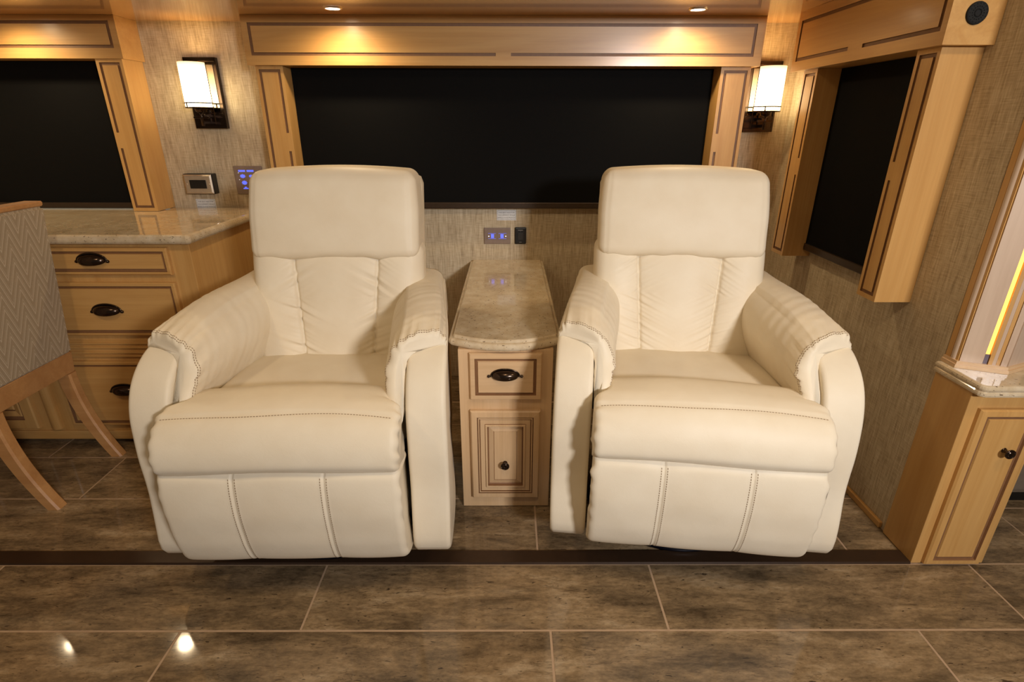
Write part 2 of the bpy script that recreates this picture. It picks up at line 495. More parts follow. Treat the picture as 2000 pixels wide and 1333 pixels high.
def shade(x0, x1, z0, z1, y, label, parent_m=None):
    r = empty('roller_shade'); tag(r, label, 'shade', )
    box('shade_fabric', x0, x1, y, y + .002, z0 + .012, z1, SHADEF, r, 0)
    box('hem_bar', x0, x1, y - .007, y + .008, z0, z0 + .026, SHADEBAR, r, .003)
    return r
shade(-.886, .827, .848, 1.404, 2.432, 'wide black roller shade pulled down behind the two recliners, bronze hem bar')
lw = empty('window_surround')
tag(lw, 'maple window surround over the desk worktop, left of the sconce', 'window surround')
valance(lw, -2.75, -1.497, 1.428, 1.5745, 2.345, 2.4805, (-2.70, -1.522, 1.464, 1.556), (-2.15, -2.09))
pil(lw, -1.612, -1.508, .846, 1.4275, 2.352, 2.4805, 'l', (1.10, 1.16))
pil(lw, -2.70, -2.60, .846, 1.4275, 2.352, 2.4805, 'r', (1.10, 1.16))
shade(-2.597, -1.615, .8455, 1.427, 2.432, 'black roller shade pulled down to the desk worktop at the left')
tag(box('daylight_leak_strip', -2.60, -1.50, 2.405, 2.425, .8448, .8475, plain('pale_daylight_leak', srgb(170, 176, 178), .3, .3), bev=0), kind='structure')  # added strip, coloured pale as daylight leaking in under the left shade
rw = empty('window_surround', (0, 0, 0), -pi / 2)
tag(rw, 'maple window surround boxed out from the right-hand wall', 'window surround')
valance(rw, -2.262, -1.492, 1.380, 1.5745, 1.06, RX - .0005, (-2.238, -1.512, 1.412, 1.545), (-1.905, -1.83))
pil(rw, -1.607, -1.52, .708, 1.3795, 1.082, RX - .0005, 'l', (1.05, 1.10))
pil(rw, -2.20, -2.105, .712, 1.3795, 1.082, RX - .0005, 'r', (1.02, 1.08))
rs = shade(-2.103, -1.609, .738, 1.379, 1.165, 'narrow black roller shade pulled down inside the right-hand window surround')
rs.rotation_euler = (0, 0, -pi / 2)
# round black speaker on the end of the right valance
bm = bmesh.new(); T = Matrix.Translation((1.122, 1.4915, 1.447)) @ Matrix.Rotation(pi / 2, 4, 'X')
lathe(bm, [(0, .004), (.018, .0065), (.0235, .0065), (.025, .003), (.025, 0), (0, 0)], 40, T)
for k in range(16):
    a = 2 * pi * k / 16
    for r_ in (.008, .014, .020):
        lathe(bm, [(0, .0085), (.0012, .0078), (.0012, .006)], 6, T @ Matrix.Translation((r_ * cos(a), r_ * sin(a), 0)))
o = link('round_speaker', bm_me(bm, 'sp'), plain('matt_black_mesh', srgb(16, 16, 15), .85)); tag(o, 'small round black speaker set in the end of the right valance', 'speaker')

# ------------------------------------------------------------------ downlights
for i, (x, y) in enumerate(DL):
    r = empty('downlight', (x, y, SZ))
    bm = bmesh.new(); lathe(bm, [(.026, -.0005), (.026, -.0045), (.031, -.004), (.034, -.0005)], 32)
    link('trim_ring', bm_me(bm, 'r'), NICKEL, r)
    bm = bmesh.new(); lathe(bm, [(0, -.0035), (.0255, -.0025), (.0255, -.0003)], 32)
    link('lens', bm_me(bm, 'l'), LAMPD, r)
    if i in (1, 2):
        tag(r, ['', 'lit round downlight in the wooden soffit above the left recliner', 'lit round downlight in the wooden soffit above the right recliner'][i], 'downlight', 'soffit downlights')
    else:
        tag(r, 'round downlight above the left window, seen mirrored in the floor' if i == 0 else 'far left round downlight in the soffit, its mirrored glow cut by the dining chair', 'downlight', 'soffit downlights')

# ------------------------------------------------------------------ sconces
def sconce(cx, sx, label, cz):
    """cx plate centre, sx shade centre offset (mirrored by sign)"""
    r = empty('wall_sconce', (cx, WY - .0005, cz)); tag(r, label, 'sconce', 'wall sconces beside the centre window')
    s = 1 if sx > 0 else -1
    W2, H2 = .062, .135
    bm = bmesh.new()
    bx(bm, -W2, W2, -.016, 0, -H2, H2, .002)
    for a in (-1, 1):
        bx(bm, a * W2 - .004, a * W2 + .004, -.022, 0, -H2, H2, .0015)
        bx(bm, -W2, W2, -.022, 0, a * (H2 - .008) - .008, a * (H2 - .008) + .008, .0015)
    bx(bm, -W2, W2, -.020, 0, -H2, -.075, .0015)
    link('back_plate', bm_me(bm, 'bp'), DKMETAL, r)
    bm = bmesh.new(); bx(bm, -.050, .050, -.0185, -.015, -.07, .112, .001)
    link('mirror_panel', bm_me(bm, 'mp'), MIRROR, r)
    cy = -.085; R_ = .050; xs = 0
    bm = bmesh.new()
    T = Matrix.Translation((xs, cy, 0))
    lathe(bm, [(R_ - .003, -.052), (R_, -.052), (R_, .110), (R_ - .003, .110), (R_ - .003, -.052)], 40, T)
    lathe(bm, [(0, -.050), (R_ - .004, -.050)], 40, T)
    link('glass_shade', bm_me(bm, 'gs'), OPAL, r)
    bm = bmesh.new()
    for zz in (-.038, -.055):
        lathe(bm, [(R_ + .0005, zz - .0024), (R_ + .0035, zz - .0024), (R_ + .0035, zz + .0024), (R_ + .0005, zz + .0024), (R_ + .0005, zz - .0024)], 40, T)
    for a in (-120, 60, 150):
        bx(bm, xs + (R_ + .0017) * cos(radians(a)) - .0022, xs + (R_ + .0017) * cos(radians(a)) + .0022, cy + (R_ + .0017) * sin(radians(a)) - .002, cy + (R_ + .0017) * sin(radians(a)) + .002, -.056, -.040)
    bx(bm, xs - .003, xs + .003, cy + R_, -.02, -.042, -.038); bx(bm, xs - .003, xs + .003, cy + R_, -.02, -.058, -.054)
    lathe(bm, [(0, -.0565), (R_ + .002, -.0565), (R_ + .002, -.0545), (0, -.0545)], 40, T)
    link('shade_ring', bm_me(bm, 'sr'), DKMETAL, r)
    bm = bmesh.new()
    bx(bm, -.014, .014, cy - .004, -.018, -.092, -.080, .002)
    bx(bm, -.005, .005, cy - .002, -.018, -.118, -.106, .002)
    lathe(bm, [(0, -.125), (.006, -.125), (.006, -.056), (0, -.056)], 16, T)
    lathe(bm, [(.006, -.075), (.017, -.070), (.02, -.060), (.02, -.056), (0, -.056)], 20, T)
    bx(bm, -.032, .032, cy - .005, cy + .005, -.096, -.088, .002)
    bx(bm, -.004, .004, -.026, -.018, -.118, -.06, .001)
    lathe(bm, [(0, -.118), (.0016, -.118), (.0016, .111), (0, .111)], 8, Matrix.Translation((-s * .0525, cy + .004, 0)))
    link('arm', bm_me(bm, 'ar'), DKMETAL, r)
    bm = bmesh.new(); bx(bm, -.0035, .0035, -.024, -.018, .012, .019); link('screw_cap', bm_me(bm, 'sc'), DKMETAL, r).location = (s * .012, 0, 0)
sconce(-1.265, -1, 'lit wall sconce with opal glass shade on bronze plate, left of the centre window', 1.310)
sconce(1.052, 1, 'lit wall sconce with opal glass shade on bronze plate, right of the centre window', 1.301)

# ------------------------------------------------------------------ wall plates
r = empty('power_outlet', (-1.359, WY - .0005, .949)); tag(r, 'nickel power outlet in a black surface box above the desk worktop', 'outlet')
box('surface_box', -.063, .063, -.040, 0, -.043, .043, BLK, r, .004)
bm = bmesh.new(); ringpanel(bm, -.060, .060, -.040, .040, [(0, -.043, 0), (.006, -.047, 0)], -.040); link('cover_plate', bm_me(bm, 'cp'), NICKEL, r)
bm = bmesh.new(); bx(bm, -.035, .036, -.050, -.047, -.018, .018, .001)
for sx in (-.018, .018):
    bx(bm, sx - .008, sx - .005, -.0505, -.0495, -.006, .008); bx(bm, sx + .004, sx + .006, -.0505, -.0495, -.006, .007)
link('receptacle', bm_me(bm, 're'), BLK, r)
for sx in (-.048, .049):
    bm = bmesh.new(); lathe(bm, [(0, .002), (.003, .0015), (.0035, 0)], 12, Matrix.Translation((sx, -.047, 0)) @ Matrix.Rotation(pi / 2, 4, 'X')); link('screw', bm_me(bm, 's'), NICKEL, r)

def sticker(cx, cz, w_, h_, label):
    r = empty('warning_sticker', (cx, WY - .0004, cz)); tag(r, label, 'sticker', 'seat warning stickers on the wall')
    box('paper', -w_ / 2, w_ / 2, -.0008, 0, -h_ / 2, h_ / 2, PAPER, r, 0)
    bm = bmesh.new()
    a, b, t_ = w_ / 2 - .003, h_ / 2 - .003, .0009
    for q in ((-a, a, b - t_, b), (-a, a, -b, -b + t_), (-a, -a + t_, -b, b), (a - t_, a, -b, b)):
        bx(bm, q[0], q[1], -.0012, -.0007, q[2], q[3])
    link('printed_border', bm_me(bm, 'pb'), INK, r)
    for k, s in enumerate(('THIS SEAT NOT FOR', 'OCCUPANCY WHILE', 'VEHICLE IS IN MOTION')):
        text_obj('lettering', s, (0, -.0011, (1 - k) * h_ * .25 - .0002), h_ * .17, INK, r)
sticker(-.0155, .811, .088, .047, 'small white warning sticker on the wall above the blue-lit switch plate')
sticker(-1.3675, .858, .086, .045, 'small white warning sticker on the wall under the nickel outlet')

r = empty('switch_plate', (-.058, WY - .0005, .7175)); tag(r, 'taupe two-button switch plate with blue backlight above the side table', 'switch plate')
box('plate', -.061, .061, -.008, 0, -.037, .037, KEYP, r, .003)
for s in (-1, 1):
    box('button', s * .024 - .0225, s * .024 + .0225, -.0095, -.008, -.013, .013, KEYP, r, .0006)
    bm = bmesh.new()
    bx(bm, s * .022 - .007, s * .022 + .007, -.0102, -.0094, -.009, .009, .0004)
    bx(bm, s * .024 - .018, s * .024 + .018, -.0100, -.0094, -.0125, -.0115)
    bx(bm, s * .024 - .018, s * .024 + .018, -.0100, -.0094, .0115, .0125)
    link('backlight', bm_me(bm, 'bl'), BLUE, r)
    bm = bmesh.new(); lathe(bm, [(0, .0012), (.0022, .001), (.0024, 0)], 12, Matrix.Translation((s * .039, -.0095, -.001)) @ Matrix.Rotation(pi / 2, 4, 'X')); link('indicator', bm_me(bm, 'in'), WHITED, r)

r = empty('rocker_switch', (.0487, WY - .0005, .719)); tag(r, 'small black rounded rocker switch right of the blue-lit switch plate', 'switch')
bm = bmesh.new(); bx(bm, -.0265, .0265, -.012, 0, -.039, .039, .006); link('housing', bm_me(bm, 'h'), BLK, r)
bm = bmesh.new(); bx(bm, -.012, .012, -.016, -.012, -.018, .014, .001); link('rocker', bm_me(bm, 'r'), plain('charcoal_rocker', srgb(44, 42, 40), .35), r)
GP = plain('grey_print', srgb(120, 116, 112), .5)
for q in ((-.011, .011, .024, .028), (-.006, .006, -.030, -.028), (-.001, .001, .018, .021)):
    box('printed_mark', q[0], q[1], -.0126, -.012, q[2], q[3], GP, r, 0)

r = empty('keypad', (-1.152, WY - .0005, .963)); tag(r, 'taupe keypad with glowing blue button icons beside the left recliner headrest', 'keypad')
box('plate', -.062, .062, -.008, 0, -.060, .060, KEYP, r, .003)
for (x, z, w_, h_, k) in [(-.026, .039, .030, .008, 0), (.011, .039, .030, .008, 0), (-.025, .017, .026, .018, 1), (.012, .017, .022, .014, 1), (-.022, -.011, .026, .020, 1), (.014, -.011, .026, .018, 1), (-.020, -.033, .022, .010, 2), (.016, -.033, .022, .010, 2), (.044, .01, .018, .05, 0)]:
    bm = bmesh.new()
    if k == 0: bx(bm, x - w_ / 2, x + w_ / 2, -.0090, -.0078, z - h_ / 2, z + h_ / 2, .0004)
    elif k == 1:
        prism(bm, [(w_ / 2 * cos(a) * (1 if i % 2 == 0 else .72), h_ / 2 * sin(a) * (1 if i % 2 == 0 else .72)) for i, a in enumerate([2 * pi * q / 16 for q in range(16)])], .0078, .0090)
        for v in bm.verts: v.co = (x + v.co.x, -v.co.z, z + v.co.y)
    else:
        bx(bm, x - w_ / 2, x + w_ / 2, -.0090, -.0078, z - h_ / 2, z, .0003); bx(bm, x - w_ / 5, x + w_ / 5, -.0090, -.0078, z, z + h_ / 2, .0003)
    link('button_icon', bm_me(bm, 'ic'), BLUE, r)
for z in (.031, .002):
    bm = bmesh.new(); lathe(bm, [(0, .001), (.0013, 0)], 8, Matrix.Translation((-.042, -.008, z)) @ Matrix.Rotation(pi / 2, 4, 'X')); link('indicator', bm_me(bm, 'i'), WHITED, r)

# ------------------------------------------------------------------ handles
def cup_handle(parent, x, y, z, s=1.0, ear=1.24):
    """bin pull with small screw ears, facing -Y"""
    bm = bmesh.new(); a, d, h = .040 * s, .022 * s, .019 * s
    def surf(k, flip):
        NU, NV = 28, 10; g = []
        for i in range(NU + 1):
            u = pi * i / NU; row = []
            for j in range(NV + 1):
                v = radians(-38) + (pi / 2 - radians(-38)) * j / NV
                row.append(bm.verts.new((a * k * cos(u), -d * k * cos(v) * sin(u), h * k * sin(v) * (sin(u) ** .8 if i not in (0, NU) else 0))))
            g.append(row)
        for i in range(NU):
            for j in range(NV):
                q = (g[i][j], g[i + 1][j], g[i + 1][j + 1], g[i][j + 1])
                try: f = bm.faces.new(q if flip else q[::-1]); f.smooth = True
                except ValueError: pass
        return g
    g1 = surf(1, True); g2 = surf(.9, False)
    for i in range(28):
        bm.faces.new((g1[i][0], g2[i][0], g2[i + 1][0], g1[i + 1][0]))
    # rim flange and ears
    pts = [(a * 1.06 * cos(pi * i / 28), -.002 * s, h * 1.15 * sin(pi * i / 28)) for i in range(29)]
    tube(bm, pts, .0024 * s, 8)
    for sx in (-1, 1):
        tube(bm, [(sx * a * .95, -.003 * s, .0), (sx * a * (ear - .02), -.003 * s, -.002 * s)], .003 * s, 8)
        lathe(bm, [(0, .006 * s), (.0035 * s, .005 * s), (.0048 * s, .002 * s), (.0048 * s, 0)], 14, Matrix.Translation((sx * a * ear, 0, -.002 * s)) @ Matrix.Rotation(pi / 2, 4, 'X'))
    me = bm_me(bm, 'cup'); o = link('handle', me, DKMETAL, parent); o.location = (x, y, z); return o
def knob(parent, x, y, z):
    bm = bmesh.new()
    lathe(bm, [(.0075, 0), (.006, .002), (.0045, .006), (.0045, .012), (.010, .015), (.0135, .018), (.0135, .021), (.011, .0225), (.0105, .0215), (.0085, .0215), (.008, .023), (.0045, .0235), (.004, .0225), (0, .0245)], 28, Matrix.Rotation(pi / 2, 4, 'X'))
    o = link('knob', bm_me(bm, 'knob'), DKMETAL, parent); o.location = (x, y, z); return o

# ------------------------------------------------------------------ side table between the recliners
st = empty('side_table', (0, 0, 0)); tag(st, 'narrow maple side cabinet with stone top standing between the two cream recliners', 'side table')
box('body', -.155, .130, 1.470, WY - .001, .003, .576, WP['z'], st, .002)
dr = ringpanel_obj('drawer', -.121, .096, .414, .568, [(0, 1.460, 0), (.003, 1.4555, 0), (.016, 1.4545, 0), (.0175, 1.4590, 1), (.0245, 1.4590, 1), (.026, 1.4545, 0)], 1.470, WP['x'], st)
cup_handle(dr, -.014, 1.4545, .4975, 1.0)
do = ringpanel_obj('door', -.123, .095, .048, .375,
    [(0, 1.458, 0), (.004, 1.4535, 0), (.021, 1.4520, 0), (.0215, 1.4565, 1), (.0235, 1.4565, 1), (.0245, 1.4525, 0), (.0275, 1.4525, 0), (.0285, 1.4570, 1), (.030, 1.4570, 1), (.031, 1.4550, 0),
     (.0455, 1.4550, 0), (.046, 1.4515, 1), (.0475, 1.4495, 0), (.0525, 1.4495, 0), (.0535, 1.4590, 1), (.0570, 1.4605, 1), (.0620, 1.4590, 0), (.0720, 1.4555, 0), (.0728, 1.4570, 1), (.0740, 1.4548, 0)], 1.470, WP['z'], st)
knob(do, -.015, 1.4548, .186)
pts = []
# table top outline: CCW, bowed front
xl, xr, yf, yb = -.186, .158, 1.500, WY - .001
pts = [(xl, yb), (xl, yf + .01)]
for k in range(13):
    t_ = k / 12; pts.append((xl + .008 + (xr - xl - .016) * t_, yf - .056 * (1 - (2 * t_ - 1) ** 2) * .9 - .004))
pts += [(xr, yf + .01), (xr, yb)]
bm = bmesh.new(); slab(bm, pts, bullnose(.5765, .6000, .009, 8) + [(.014, .6005), (.0155, .6065), (.018, .6085), (.020, .6090)])
link('stone_top', bm_me(bm, 'top'), STONE, st)

# ------------------------------------------------------------------ desk with drawers at the left
dk = empty('drawer_cabinet'); tag(dk, 'maple drawer cabinet under the stone desk worktop, left of the left recliner', 'cabinet')
YD = 1.862
box('body', -2.95, -1.117, YD, WY - .001, .022, .8115, W['z'], dk, .0025)
box('toe_kick', -2.94, -1.13, YD + .03, WY - .002, .001, .022, GLAZE, dk, 0)
DR = [(0, YD - .013, 0), (.004, YD - .018, 0), (.012, YD - .018, 0), (.013, YD - .013, 1), (.022, YD - .012, 1), (.023, YD - .016, 0)]
for z0, z1, hz in ((.700, .797, .752), (.470, .672, .567)):
    d = ringpanel_obj('drawer', -1.72, -1.190, z0, z1, DR, YD, W['x'], dk)
    cup_handle(d, -1.455, YD - .016, hz, 1.22, 1.10)
d = ringpanel_obj('drawer', -1.72, -1.190, .090, .365, DR, YD, W['x'], dk)
cup_handle(d, -1.475, YD - .016, .245, 1.22, 1.10)
bm = bmesh.new()
for z in (.437, .420, .400, .386): bx(bm, -1.74, -1.18, YD - .010, YD, z - .004, z + .003, .002)
link('rail_moulding', bm_me(bm, 'rm'), W['x'], dk)
bm = bmesh.new(); bx(bm, -1.74, -1.18, YD - .004, YD, .377, .448); link('rail', bm_me(bm, 'ra'), W['x'], dk)
# corner post: fluted stile beside the knee-hole door
bm = bmesh.new(); lathe(bm, [(.020, .07), (.022, .075), (.022, .76), (.020, .765)], 16, Matrix.Translation((-1.795, YD, 0)), 0, pi, 2 * pi)
link('half_column', bm_me(bm, 'hc'), W['z'], dk)
for x0 in (-2.36, -2.92):
    d = ringpanel_obj('door', x0, x0 + .50, .075, .77, [(0, YD - .014, 0), (.004, YD - .019, 0), (.04, YD - .019, 0), (.042, YD - .012, 1), (.052, YD - .010, 1), (.055, YD - .014, 0), (.075, YD - .008, 0), (.078, YD - .004, 1), (.082, YD - .009, 0)], YD, W['z'], dk)
    knob(d, x0 + .46, YD - .019, .42)
bm = bmesh.new(); bx(bm, -2.95, -1.117, YD - .008, YD, .022, .060, .003); link('base_rail', bm_me(bm, 'br'), W['x'], dk)
wt = [(-2.98, WY - .001), (-2.98, 1.822), (-1.10, 1.822), (-1.088, 1.834), (-1.088, WY - .001)]
bm = bmesh.new(); slab(bm, wt, bullnose(.8120, .8445, .012, 8) + [(.018, .8447)])
tag(link('stone_worktop', bm_me(bm, 'wt'), STONE), 'speckled beige stone worktop on the desk drawers at the left', 'worktop')

# ------------------------------------------------------------------ right-hand cabinet, worktop, light column
rc = empty('end_cabinet'); tag(rc, 'narrow maple end cabinet with raised door and black knob at the right', 'cabinet')
bm = bmesh.new(); prism(bm, [(1.178, 1.357), (1.178, 1.212), (1.372, 1.212), (1.372, 1.52), (RX + .083, 1.52), (RX + .083, 1.34), (1.178, 1.342)], .002, .566)
bm.free()
bm = bmesh.new(); bx(bm, 1.178, 1.388, 1.214, 1.342, .003, .5655, .002)
link('body', bm_me(bm, 'rb'), W['z'], rc)
box('body_panel', 1.2705, 1.385, 1.3425, 1.53, .003, .5655, W['z'], rc, .001)
d = ringpanel_obj('door', 1.206, 1.366, .010, .522, [(0, 1.204, 0), (.004, 1.199, 0), (.018, 1.198, 0), (.020, 1.204, 1), (.028, 1.204, 1), (.030, 1.200, 0)], 1.2138, W['z'], rc)
knob(d, 1.303, 1.200, .402)
wt = [(1.170, 1.3435), (1.170, 1.205)] + [(1.190 - .020 * cos(a), 1.200 - .020 * sin(a)) for a in [pi / 2 * k / 5 for k in range(1, 6)]] + [(1.412, 1.180), (1.412, 1.53), (1.2705, 1.53), (1.2705, 1.3435)]
bm = bmesh.new(); slab(bm, wt, [(.006, .566), (.001, .569), (0, .574), (.001, .579), (.004, .582), (.001, .585), (0, .589), (.001, .594), (.004, .5975), (.007, .5985)])
tag(link('stone_ledge', bm_me(bm, 'lg'), STONE), 'small speckled stone ledge with rounded corner on the end cabinet', 'worktop')
lc = empty('light_column'); tag(lc, 'tall pale panelled column with amber light strip standing on the stone ledge', 'column')
ZB, ZT = .599, 2.055
A, B_, C_, D_ = (1.192, 1.342), (1.1925, 1.300), (1.287, 1.262), (1.372, 1.297)
bm = bmesh.new(); prism(bm, [(1.196, 1.3425), (1.197, 1.304), (1.287, 1.268), (1.39, 1.310), (1.39, 1.3425)], ZB, ZT)
link('core', bm_me(bm, 'co'), W['z'], lc)
box('edge_stile', 1.190, 1.196, 1.3265, 1.3435, ZB, ZT, W['z'], lc, .001)
bm = bmesh.new(); lathe(bm, [(.0105, ZB), (.0105, ZT)], 14, Matrix.Translation((1.1965, 1.3165, 0)), 0, pi / 2, 3 * pi / 2); link('bead', bm_me(bm, 'be'), WPALE, lc)
def facing(name, a, b, t0, t1, proud, mat, z0=ZB, z1=ZT, back=.004):
    ax, ay = a; dx, dy = b[0] - ax, b[1] - ay; L = sqrt(dx * dx + dy * dy); dx /= L; dy /= L; nx, ny = dy, -dx
    q = [(ax + dx * t0 - nx * back, ay + dy * t0 - ny * back), (ax + dx * t0 + nx * proud, ay + dy * t0 + ny * proud), (ax + dx * t1 + nx * proud, ay + dy * t1 + ny * proud), (ax + dx * t1 - nx * back, ay + dy * t1 - ny * back)]
    bm = bmesh.new(); prism(bm, q, z0, z1); return link(name, bm_me(bm, name), mat, lc)
facing('corner_stile', (1.192, 1.309), (1.192, 1.300), -.001, .0085, .002, W['z'])
facing('panel', B_, C_, .001, .050, .003, WPALE)
facing('light_strip', B_, C_, .0515, .0600, -.0005, AMBER, ZB + .045, ZT - .05)
facing('strip_end_cap', B_, C_, .0515, .0600, .0005, plain('grey_end_cap', srgb(110, 98, 110), .4), ZB, ZB + .0445)
facing('corner_stile', B_, C_, .0615, .0700, .004, W['z'])
facing('bead', B_, C_, .0710, .0785, .002, WPALE)
facing('corner_stile', B_, C_, .0795, .0880, .0005, W['z'])
facing('panel', B_, C_, .0885, .1015, .003, WPALE)
facing('panel', C_, D_, .001, .088, .003, WPALE)
bm = bmesh.new()
for z0, z1, o_ in ((ZB, ZB + .010, .011), (ZB + .010, ZB + .018, .007)):
    prism(bm, [(1.192 - o_, 1.3425), (1.192 - o_, 1.300 - o_ * .6), (1.287, 1.262 - o_ * 1.15), (1.384, 1.302 - o_), (1.384, 1.33), (1.20, 1.3425)], z0, z1)
link('base_moulding', bm_me(bm, 'bmo'), WP['x'], lc)
# low seat standing in the dark beyond the end cabinet
sf = empty('sofa'); tag(sf, 'taupe sofa in the dark beyond the end cabinet at the right edge', 'sofa')
box('seat_base', 1.62, 2.9, 1.47, 2.25, .05, .42, DARKS, sf, .02); box('plinth', 1.66, 2.86, 1.50, 2.2, .001, .05, BLK, sf, 0)
box('seat_cushion', 1.64, 2.88, 1.45, 2.05, .421, .52, DARKS, sf, .03); box('backrest', 1.64, 2.88, 2.06, 2.28, .421, .95, DARKS, sf, .03)

# ------------------------------------------------------------------ dining chair at the left
def dining_chair():
    r = empty('dining_chair', (0, 0, 0)); tag(r, 'maple dining chair seen from behind, its back upholstered in chevron fabric', 'chair')
    ya, yb = 1.412, 1.800
    xz = lambda z: -1.594 + (z - .42) * .125    # leaning rear plane
    def backsheet(name, z0, z1, xo0, xo1, y0, y1, mat, bev=.01, sm=True):
        bm = bmesh.new(); bx(bm, 0, 1, y0, y1, z0, z1)
        for v in bm.verts: v.co.x = xz(v.co.z) + (xo1 if v.co.x > .5 else xo0)
        bmesh.ops.bevel(bm, geom=list(bm.edges), offset=bev, segments=3, affect='EDGES')
        return link(name, bm_me(bm, name), mat, r)
    backsheet('back_upholstery', .430, .945, -.035, .008, ya + .002, yb - .002, CHEV, .008)
    backsheet('inner_upholstery', .46, .94, -.060, -.036, ya + .01, yb - .01, CHEV, .008)
    backsheet('top_rail', .946, .962, -.055, .004, ya, yb, WCH, .003)
    backsheet('back_rail', .352, .4295, -.030, .004, ya + .002, yb - .002, WCH, .003)
    def leg(y, pts, w_):
        bm = bmesh.new(); rings = []
        for (x, z, d) in pts:
            c = .006
            q = [(-d / 2, -w_ / 2 + c), (-d / 2 + c, -w_ / 2), (d / 2 - c, -w_ / 2), (d / 2, -w_ / 2 + c), (d / 2, w_ / 2 - c), (d / 2 - c, w_ / 2), (-d / 2 + c, w_ / 2), (-d / 2, w_ / 2 - c)]
            rings.append([bm.verts.new((x + a, y + b, z)) for a, b in q])
        for P0, P1 in zip(rings, rings[1:]):
            for k in range(8): bm.faces.new((P0[k], P0[(k + 1) % 8], P1[(k + 1) % 8], P1[k]))
        bm.faces.new(rings[0][::-1]); bm.faces.new(rings[-1])
        return link('leg', bm_me(bm, 'leg'), WCH, r)
    def rear():
        out = []
        for k in range(13):
            t_ = k / 12; z = .351 * t_
            out.append((-1.522 - .098 * (1 - (1 - t_) ** 1.9), z + .0005, .044 + .010 * t_))
        return out
    leg(yb - .020, rear(), .036); leg(ya + .060, rear(), .040)
    fr = [(-2.05, .0005, .030), (-2.045, .2, .036), (-2.045, .40, .042)]
    leg(yb - .03, fr, .036); leg(ya + .06, fr, .036)
    box('seat_frame', -2.08, -1.63, ya + .01, yb - .01, .401, .44, WCH, r, .003)
    box('seat', -2.09, -1.645, ya + .004, yb - .004, .441, .50, CHEV, r, .018)
    return r
dining_chair()

# ------------------------------------------------------------------ recliners
def rbox(hx, hy, hz, r, nx, ny, nz):
    """dense rounded box, verts array + faces"""
    V = []; F = []; idx = {}
    def vid(p):
        k = (round(p[0], 5), round(p[1], 5), round(p[2], 5))
        if k not in idx: idx[k] = len(V); V.append(p)
        return idx[k]
    H = (hx, hy, hz); N = (nx, ny, nz)
    for ax in range(3):
        a, b = [(1, 2), (2, 0), (0, 1)][ax]
        for s in (-1, 1):
            g = [[None] * (N[b] + 1) for _ in range(N[a] + 1)]
            for i in range(N[a] + 1):
                for j in range(N[b] + 1):
                    p = [0, 0, 0]; p[ax] = s * H[ax]; p[a] = -H[a] + 2 * H[a] * i / N[a]; p[b] = -H[b] + 2 * H[b] * j / N[b]
                    g[i][j] = vid(p)
            for i in range(N[a]):
                for j in range(N[b]):
                    q = (g[i][j], g[i + 1][j], g[i + 1][j + 1], g[i][j + 1])
                    F.append(q if s > 0 else q[::-1])
    V = np.array(V, float); Hh = np.array(H)
    q = np.clip(V, -(Hh - r), Hh - r); d = V - q
    L = np.linalg.norm(d, axis=1, keepdims=True); L[L == 0] = 1
    return q + d / L * r, F
def wv(t, seed):
    """irregular wave -1..1"""
    rs_ = np.random.RandomState(seed); out = 0
    for k in range(5):
        out = out + rs_.uniform(.5, 1) * np.sin(t * rs_.uniform(.55, 1.6) + rs_.uniform(0, 6.3))
    return out / 2.6
def ridge(t, seed):
    """creases: sharper valleys"""
    a = wv(t, seed); return 1 - 2 * np.abs(a) ** .8
def smooth(a, b, x): 
    t_ = np.clip((x - a) / (b - a), 0, 1); return t_ * t_ * (3 - 2 * t_)
def catmull(P, n):
    P = np.array(P, float); out = []
    m = len(P)
    for i in range(m):
        p0, p1, p2, p3 = P[(i - 1) % m], P[i], P[(i + 1) % m], P[(i + 2) % m]
        for k in range(n):
            t_ = k / n
            out.append(.5 * ((2 * p1) + (-p0 + p2) * t_ + (2 * p0 - 5 * p1 + 4 * p2 - p3) * t_ ** 2 + (-p0 + 3 * p1 - 3 * p2 + p3) * t_ ** 3))
    return np.array(out)
def sweep_x(prof, hw, nx, er, fn, name, parent):
    """closed (y,z) profile swept along x with rounded ends; fn displaces"""
    c = prof.mean(0); m = len(prof); V = []; xs = []
    # denser near the ends
    for i in range(nx + 1):
        t_ = -1 + 2 * i / nx; xs.append(t_)
    ends = [sin(pi / 2 * k / 5) for k in range(5)]
    X = [-hw + er * (1 - cos(pi / 2 * k / 5)) for k in range(5)] + [(-hw + er) + 2 * (hw - er) * i / nx for i in range(nx + 1)] + [hw - er * (1 - cos(pi / 2 * k / 5)) for k in range(4, -1, -1)]
    SC = [sin(pi / 2 * k / 5) for k in range(5)] + [1] * (nx + 1) + [sin(pi / 2 * k / 5) for k in range(4, -1, -1)]
    rad = np.linalg.norm(prof - c, axis=1, keepdims=True)
    for x, s in zip(X, SC):
        p = prof - (prof - c) / rad * er * (1 - s)
        for q in p: V.append((x, q[0], q[1]))
    V = np.array(V); n = len(X); F = []
    for i in range(n - 1):
        for k in range(m):
            F.append((i * m + k, i * m + (k + 1) % m, (i + 1) * m + (k + 1) % m, (i + 1) * m + k))
    F.append(tuple(range(m - 1, -1, -1))); F.append(tuple((n - 1) * m + k for k in range(m)))
    V = fn(V)
    me = mesh_np(name, V, F)
    bm = bmesh.new(); bm.from_mesh(me); bmesh.ops.recalc_face_normals(bm, faces=bm.faces); bm.to_mesh(me); bm.free()
    return link(name, me, LE, parent, True)
